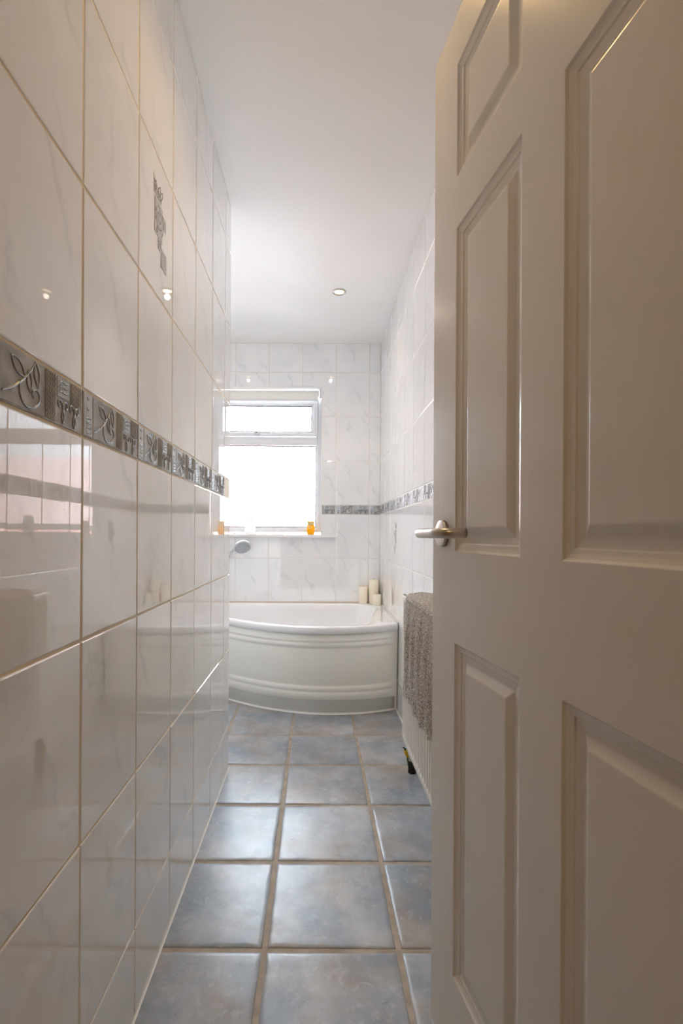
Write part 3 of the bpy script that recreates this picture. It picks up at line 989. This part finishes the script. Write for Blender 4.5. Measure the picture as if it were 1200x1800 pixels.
mb.lathe([(.024, 0), (.024, .006), (.013, .010), (.013, .050)], Matrix.Translation((-.004, .054, -.004)) @ Matrix.Rotation(PI / 2, 4, 'X'), 24)
mb.lathe([(.017, -.018), (.018, -.012), (.018, .012), (.017, .018)], Matrix.Rotation(.45, 4, 'Y'), 24)
mb.build('wall_bracket', M_CHROME, hs)
mb = MB()
mb.tube(bez((-.018, 0, -.035), (-.06, -.005, -.16), (-.16, 0, -.30), (-.20, .0, -.20), 24), .007, 10)
mb.tube([(-.20, .0, -.205), (-.20, .02, -.19), (-.20, .054, -.19)], .010, 12)
mb.build('hose', M_CHROME, hs)

# ------------------------------------------------------------------ radiator
RX = .361; RY0, RY1 = 1.275, 2.075; RZ0, RZ1 = .173, .773
rad = empty('panel_radiator', (.41, (RY0 + RY1) / 2, 0), 'white fluted panel radiator on the right wall beside the door', 'radiator')
ax, ay = .41, (RY0 + RY1) / 2
mb = MB()
pit = .0333
ys = []
y = RY0
while y < RY1 + 1e-6:
    ys.append(y); y += .0025
zs = [RZ0, RZ0 + .004, RZ0 + .02] + [RZ0 + .024 + .003 * k for k in range(6)] + [RZ0 + .05 + (RZ1 - RZ0 - .10) * k / 6 for k in range(7)] + [RZ1 - .042 + .003 * k for k in range(6)] + [RZ1 - .02, RZ1 - .004, RZ1]
def flute(y):
    d = min(y - RY0, RY1 - y)
    if d < .020: return 0
    t = ((y - RY0 - .02) / pit) % 1.0
    # raised rounded pipe, sunk channel
    c = .5 - .5 * math.cos(2 * PI * t)
    return max(0, min(1, (c - .18) * 1.6))
rows = []
for z in zs:
    t = min((z - RZ0 - .022) / .016, (RZ1 - .024 - z) / .016)
    w = max(0, min(1, t)); w = w * w * (3 - 2 * w)
    e_ = .003 if (z in (zs[0], zs[-1])) else 0
    rows.append([(RX + e_ + .010 * flute(yy) * w - ax, yy - ay, z) for yy in ys])
mb.grid(rows)
mb.box((RX + .0115 - ax, RY0 - ay, RZ0), (RX + .022 - ax, RY1 - ay, RZ1))
mb.build('front_plate', M_RAD, rad)
mb = MB(); mb.box((.438 - ax, RY0 - ay, RZ0), (.450 - ax, RY1 - ay, RZ1)); mb.build('rear_plate', M_RAD, rad, bevel=.002)
mb = MB()
for k in range(46):
    y = RY0 + .02 + k * (RY1 - RY0 - .04) / 46
    mb.box((RX + .022 - ax, y - ay, RZ0 + .05), (.438 - ax, y + .0015 - ay, RZ1 - .03))
mb.build('convector_fins', M_RAD, rad)
mb = MB()
mb.box((RX + .010 - ax, RY0 - ay, RZ1 - .004), (RX + .030 - ax, RY1 - ay, RZ1 + .004)); mb.box((.430 - ax, RY0 - ay, RZ1 - .004), (.452 - ax, RY1 - ay, RZ1 + .004))
k = 0
while RY0 + k * .022 < RY1 - .01:
    y = RY0 + k * .022
    mb.box((RX + .03 - ax, y - ay, RZ1 - .001), (.430 - ax, y + .012 - ay, RZ1 + .003)); k += 1
mb.build('top_grille', M_RAD, rad)
for y in (RY0 - .003, RY1):
    mb = MB(); mb.box((RX + .002 - ax, y - ay, RZ0 + .06), (.452 - ax, y + .003 - ay, RZ1 + .004)); mb.build('end_plate', M_RAD, rad, bevel=.001)
for y in (RY0 + .12, RY1 - .12):
    mb = MB(); mb.box((.450 - ax, y - .015 - ay, RZ0 + .1), (XR - .0015 - ax, y + .015 - ay, RZ1 - .08)); mb.build('wall_bracket', M_RAD, rad)
# supply pipe with valve and earth clamp
PY = 2.155
mb = MB()
mb.tube([(.418 - ax, PY - ay, .0), (.416 - ax, PY - ay, .09), (.416 - ax, PY - ay, .20)], .0115, 16, radii=[.018, .013, .012])
pp = mb.build('supply_pipe', M_DARK, rad)
tag(pp, 'dark taped supply pipe')
mb = MB(); mb.lathe([(.0165, .052), (.0170, .054), (.0165, .078)], Matrix.Translation((.417 - ax, PY - ay, 0)), 20); mb.build('pale_band', M_PIPEBAND, pp)
mb = MB()
mb.lathe([(.016, .19), (.018, .20), (.018, .235), (.014, .245), (.020, .25), (.021, .30), (.016, .31)], Matrix.Translation((.416 - ax, PY - ay, 0)), 20)
mb.tube([(.416 - ax, PY - ay, .215), (.416 - ax, RY1 - .01 - ay, .215)], .011, 14)
mb.build('valve', M_RAD, rad)
mb = MB()
mb.tube([(.404 - ax, PY - .004 - ay, .020), (.396 - ax, PY - .002 - ay, .07), (.388 - ax, PY - .004 - ay, .105)], .0036, 10)
ew = mb.build('earth_wire', M_GREEN, pp)
mb = MB()
mb.tube([(.397 - ax, PY - .006 - ay, .068), (.387 - ax, PY - .006 - ay, .098)], .006, 10, radii=[.0055, .0085])
mb.build('yellow_sleeve', M_YELLOW, pp)
mb = MB(); mb.tube([(.387 - ax, PY - .006 - ay, .098), (.383 - ax, PY - .008 - ay, .109), (.374 - ax, PY - .008 - ay, .110)], .0028, 8, radii=[.004, .003, .002]); mb.build('wire_end', M_DARK, pp)

# ------------------------------------------------------------------ knitted towel over the radiator
TY0, TY1 = 1.26, 1.945
path = []
XTOP = RZ1 + .012
segs = [((.452, XTOP - .002), (.372, XTOP + .002))]
def towel_path(y):
    zb = .408 + .012 * noise.noise(Vector((y * 7, 0, 3))) + .030 * max(0, (1.56 - y) / .3)
    ln = []
    for k in range(37): ln.append((.456 - (.456 - .370) * k / 36, XTOP + .006 * math.sin(PI * k / 36)))
    for k in range(1, 9):
        a = PI / 2 * k / 8
        ln.append((.370 - .013 * math.sin(a), XTOP - .014 + .014 * math.cos(a)))
    nf = 150
    for k in range(1, nf + 1): ln.append((.357, XTOP - .014 - (XTOP - .014 - zb) * k / nf))
    return ln
ny = 300
rows = []
pitch, rowh = .0105, .0085
for i in range(ny + 1):
    y = TY0 + (TY1 - TY0) * i / ny
    P = towel_path(y)
    s = 0; row = []
    for k, (x, z) in enumerate(P):
        if k: s += math.hypot(x - P[k - 1][0], z - P[k - 1][1])
        front = max(0, min(1, (XTOP - .02 - z) / .12))
        # soft folds growing downwards
        fold = (.005 * (1 + math.sin(y * 62 + 6.6 * z)) + .003 * (1 + math.sin(y * 117 + 2))) * front + .002 + .002 * noise.noise(Vector((y * 9, s * 9, 1)))
        fold += .001
        # stocking-stitch: a column of slanted paired loops
        jy = y + .0018 * noise.noise(Vector((y * 60, s * 60, 5)))
        cu = (jy / pitch) % 1.0
        leg = 0 if cu < .5 else 1
        du = (cu % .5) / .5 - .5
        sl_ = s + (du if leg == 0 else -du) * rowh * 1.1 + (.003 * noise.noise(Vector((y * 40, s * 40, 9))))
        cv = (sl_ / rowh) % 1.0
        hgt = max(0, 1 - (2 * du) ** 2) ** .5 * max(0, 1 - (2 * cv - 1) ** 2) ** .5
        d = fold + .0075 * hgt
        # outward direction
        if k < 36: nx, nz = 0, 1
        elif k < 45:
            a = PI / 2 * (k - 36) / 8; nx, nz = -math.sin(a), math.cos(a)
        else: nx, nz = -1, 0
        f = d
        row.append((x + nx * f, y, z + nz * f + .0))
    rows.append(row)
tw = MB(); tw.grid(rows)
tow = tw.build('knitted_towel', M_YARN)
sd = tow.modifiers.new('thick', 'SOLIDIFY'); sd.thickness = .002; sd.offset = 1
tag(tow, 'chunky knitted taupe towel hanging over the white radiator', 'towel')

# ------------------------------------------------------------------ ceiling downlights
def downlight(x, y, watts, label, col=WARM):
    d = empty('recessed_downlight', (x, y, ZC), label, 'ceiling light', 'recessed ceiling lights')
    mb = MB(); mb.lathe([(.041, -.0003), (.0415, -.003), (.038, -.006), (.032, -.0065), (.029, -.004), (.027, -.0004)], seg=40, cap0=False, cap1=False)
    mb.build('bezel', M_NICKEL, d)
    em = bpy.data.materials.get('lamp_glow')
    if not em:
        em = mat('lamp_glow', (1, .9, .75), .3)
        bsdf(em).inputs['Emission Color'].default_value = (1.0, .74, .42, 1)
        bsdf(em).inputs['Emission Strength'].default_value = 3.0
    mb = MB(); mb.lathe([(.0285, -.0006), (.024, -.002), (.012, -.0028), (.004, -.003)], seg=32); mb.build('bulb', em, d)
    l = bpy.data.lights.new('lamp', 'SPOT')
    l.energy = watts; l.color = col; l.spot_size = math.radians(150); l.spot_blend = .9; l.shadow_soft_size = .015
    lo_ = bpy.data.objects.new('lamp', l); COL.objects.link(lo_); lo_.parent = d; lo_.location = (0, 0, -.035)
    return d
downlight(.128, 2.95, LAMP_W, 'small round nickel downlight glowing warm in the ceiling before the window', BATH_LAMP)
downlight(-.62, 2.95, LAMP_W, 'added nickel downlight over the hidden left end of the bath, for more room light', BATH_LAMP)  # hidden lamp added to brighten the bath end
downlight(.06, 1.18, LAMP2_W, 'added nickel downlight out of view close to the doorway, mainly to light the room')  # added out of view for warm light at the near end
l = bpy.data.lights.new('hall_fill_light', 'AREA'); l.shape = 'DISK'; l.size = .35; l.energy = HALL_W; l.color = (1.0, .66, .30)  # unseen hallway lamp and fixture, added for warm light from behind
ho = bpy.data.objects.new('hall_fill_light', l); COL.objects.link(ho); ho.location = (.1, -.75, ZC - .06)
hf = empty('added_hall_lamp', (.1, -.75, ZC), 'added unseen round lamp on the hallway ceiling, for warm light', 'ceiling light')
mb = MB(); mb.lathe([(.16, 0), (.17, -.01), (.17, -.03), (.15, -.05)], seg=36); mb.build('fill_lamp_shade', M_UPVC, hf)
ho.parent = hf; ho.location = (0, 0, -.06)

# ------------------------------------------------------------------ open six-panel door
DA = .1354
door = empty('door_1', (.2452, 1.0487, .0175), 'white gloss six-panel door standing open on the right', 'door', kind='structure')
# local x runs from the latch edge to the hinge, local y out of the room-facing face, z up
ca, sa = math.cos(DA), math.sin(DA)
door.matrix_world = Matrix(((sa, -ca, 0, .2452), (-ca, -sa, 0, 1.0487), (0, 0, 1, .0175), (0, 0, 0, 1)))
DW, DH, DT = .765, 1.981, .036
ss = [0, .1113, .337, .4352, .6609, DW]
zz = [0, .1762, .8003, .9724, 1.5779, 1.6738, 1.885, DH]
pf = [(0, 0), (.003, .0035), (.009, .0055), (.0145, .0065), (.0155, .0085), (.027, .0105), (.030, .0105), (.0425, .0035), (.0445, .003)]
db = MB()
for yy, sgn in ((0, 1), (-DT, -1)):
    for i in range(5):
        for k in range(7):
            x0, x1, z0, z1 = ss[i], ss[i + 1], zz[k], zz[k + 1]
            if i in (1, 3) and k in (1, 3, 5):
                rows = []
                for ins, dep in pf:
                    y = yy - sgn * dep
                    rows.append([(x0 + ins, y, z0 + ins), (x1 - ins, y, z0 + ins), (x1 - ins, y, z1 - ins), (x0 + ins, y, z1 - ins)])
                for A, B in zip(rows, rows[1:]):
                    for q in range(4):
                        db.poly([A[q], A[(q + 1) % 4], B[(q + 1) % 4], B[q]], 0, False, N=None)
                db.poly(rows[-1], 0)
            else:
                db.poly([(x0, yy, z0), (x1, yy, z0), (x1, yy, z1), (x0, yy, z1)], 0)
for x0, x1, z0, z1 in ((0, 0, 0, DH), (DW, DW, 0, DH)):
    db.poly([(x0, 0, 0), (x0, -DT, 0), (x0, -DT, DH), (x0, 0, DH)], 0)
for z in (0, DH): db.poly([(0, 0, z), (DW, 0, z), (DW, -DT, z), (0, -DT, z)], 0)
leafo = db.build('door_leaf', M_GLOSSPAINT, door)
bm = bmesh.new(); bm.from_mesh(leafo.data)
bmesh.ops.remove_doubles(bm, verts=bm.verts, dist=1e-5)
bmesh.ops.recalc_face_normals(bm, faces=bm.faces)
bm.to_mesh(leafo.data); bm.free()
md = leafo.modifiers.new('bevel', 'BEVEL'); md.width = .0009; md.segments = 2; md.limit_method = 'ANGLE'; md.angle_limit = math.radians(12)
# lever handle, returning to the door
HZ = CAM_H + .004 - .0175; HS = .057
for sgn, y0 in ((1, 0), (-1, -DT)):
    mb = MB()
    RM = Matrix.Translation((HS, y0, HZ)) @ Matrix.Rotation(-PI / 2 * sgn, 4, 'X')
    mb.lathe([(.0262, 0), (.0262, .006), (.0255, .0078), (.0235, .0085), (.012, .0086)], RM, 40)
    h1 = mb.build('rosette', M_NICKEL, door)
    mb = MB()
    def arc(c, r, a0, a1, n=9): return [(c[0] + r * math.cos(a0 + (a1 - a0) * k / n), c[1] + r * math.sin(a0 + (a1 - a0) * k / n)) for k in range(n + 1)]
    pp2 = [(HS, .008), (HS, .026)] + [(a, b) for a, b in arc((HS + .022, .034), .022, PI, PI / 2)] + [(HS + .06, .056), (HS + .078, .056)] + arc((HS + .100, .034), .022, PI / 2, 0) + [(HS + .122, .022), (HS + .122, .010)]
    mb.tube([(a, y0 + sgn * b, HZ) for a, b in pp2], .0092, 24)
    mb.build('lever', M_NICKEL, door)
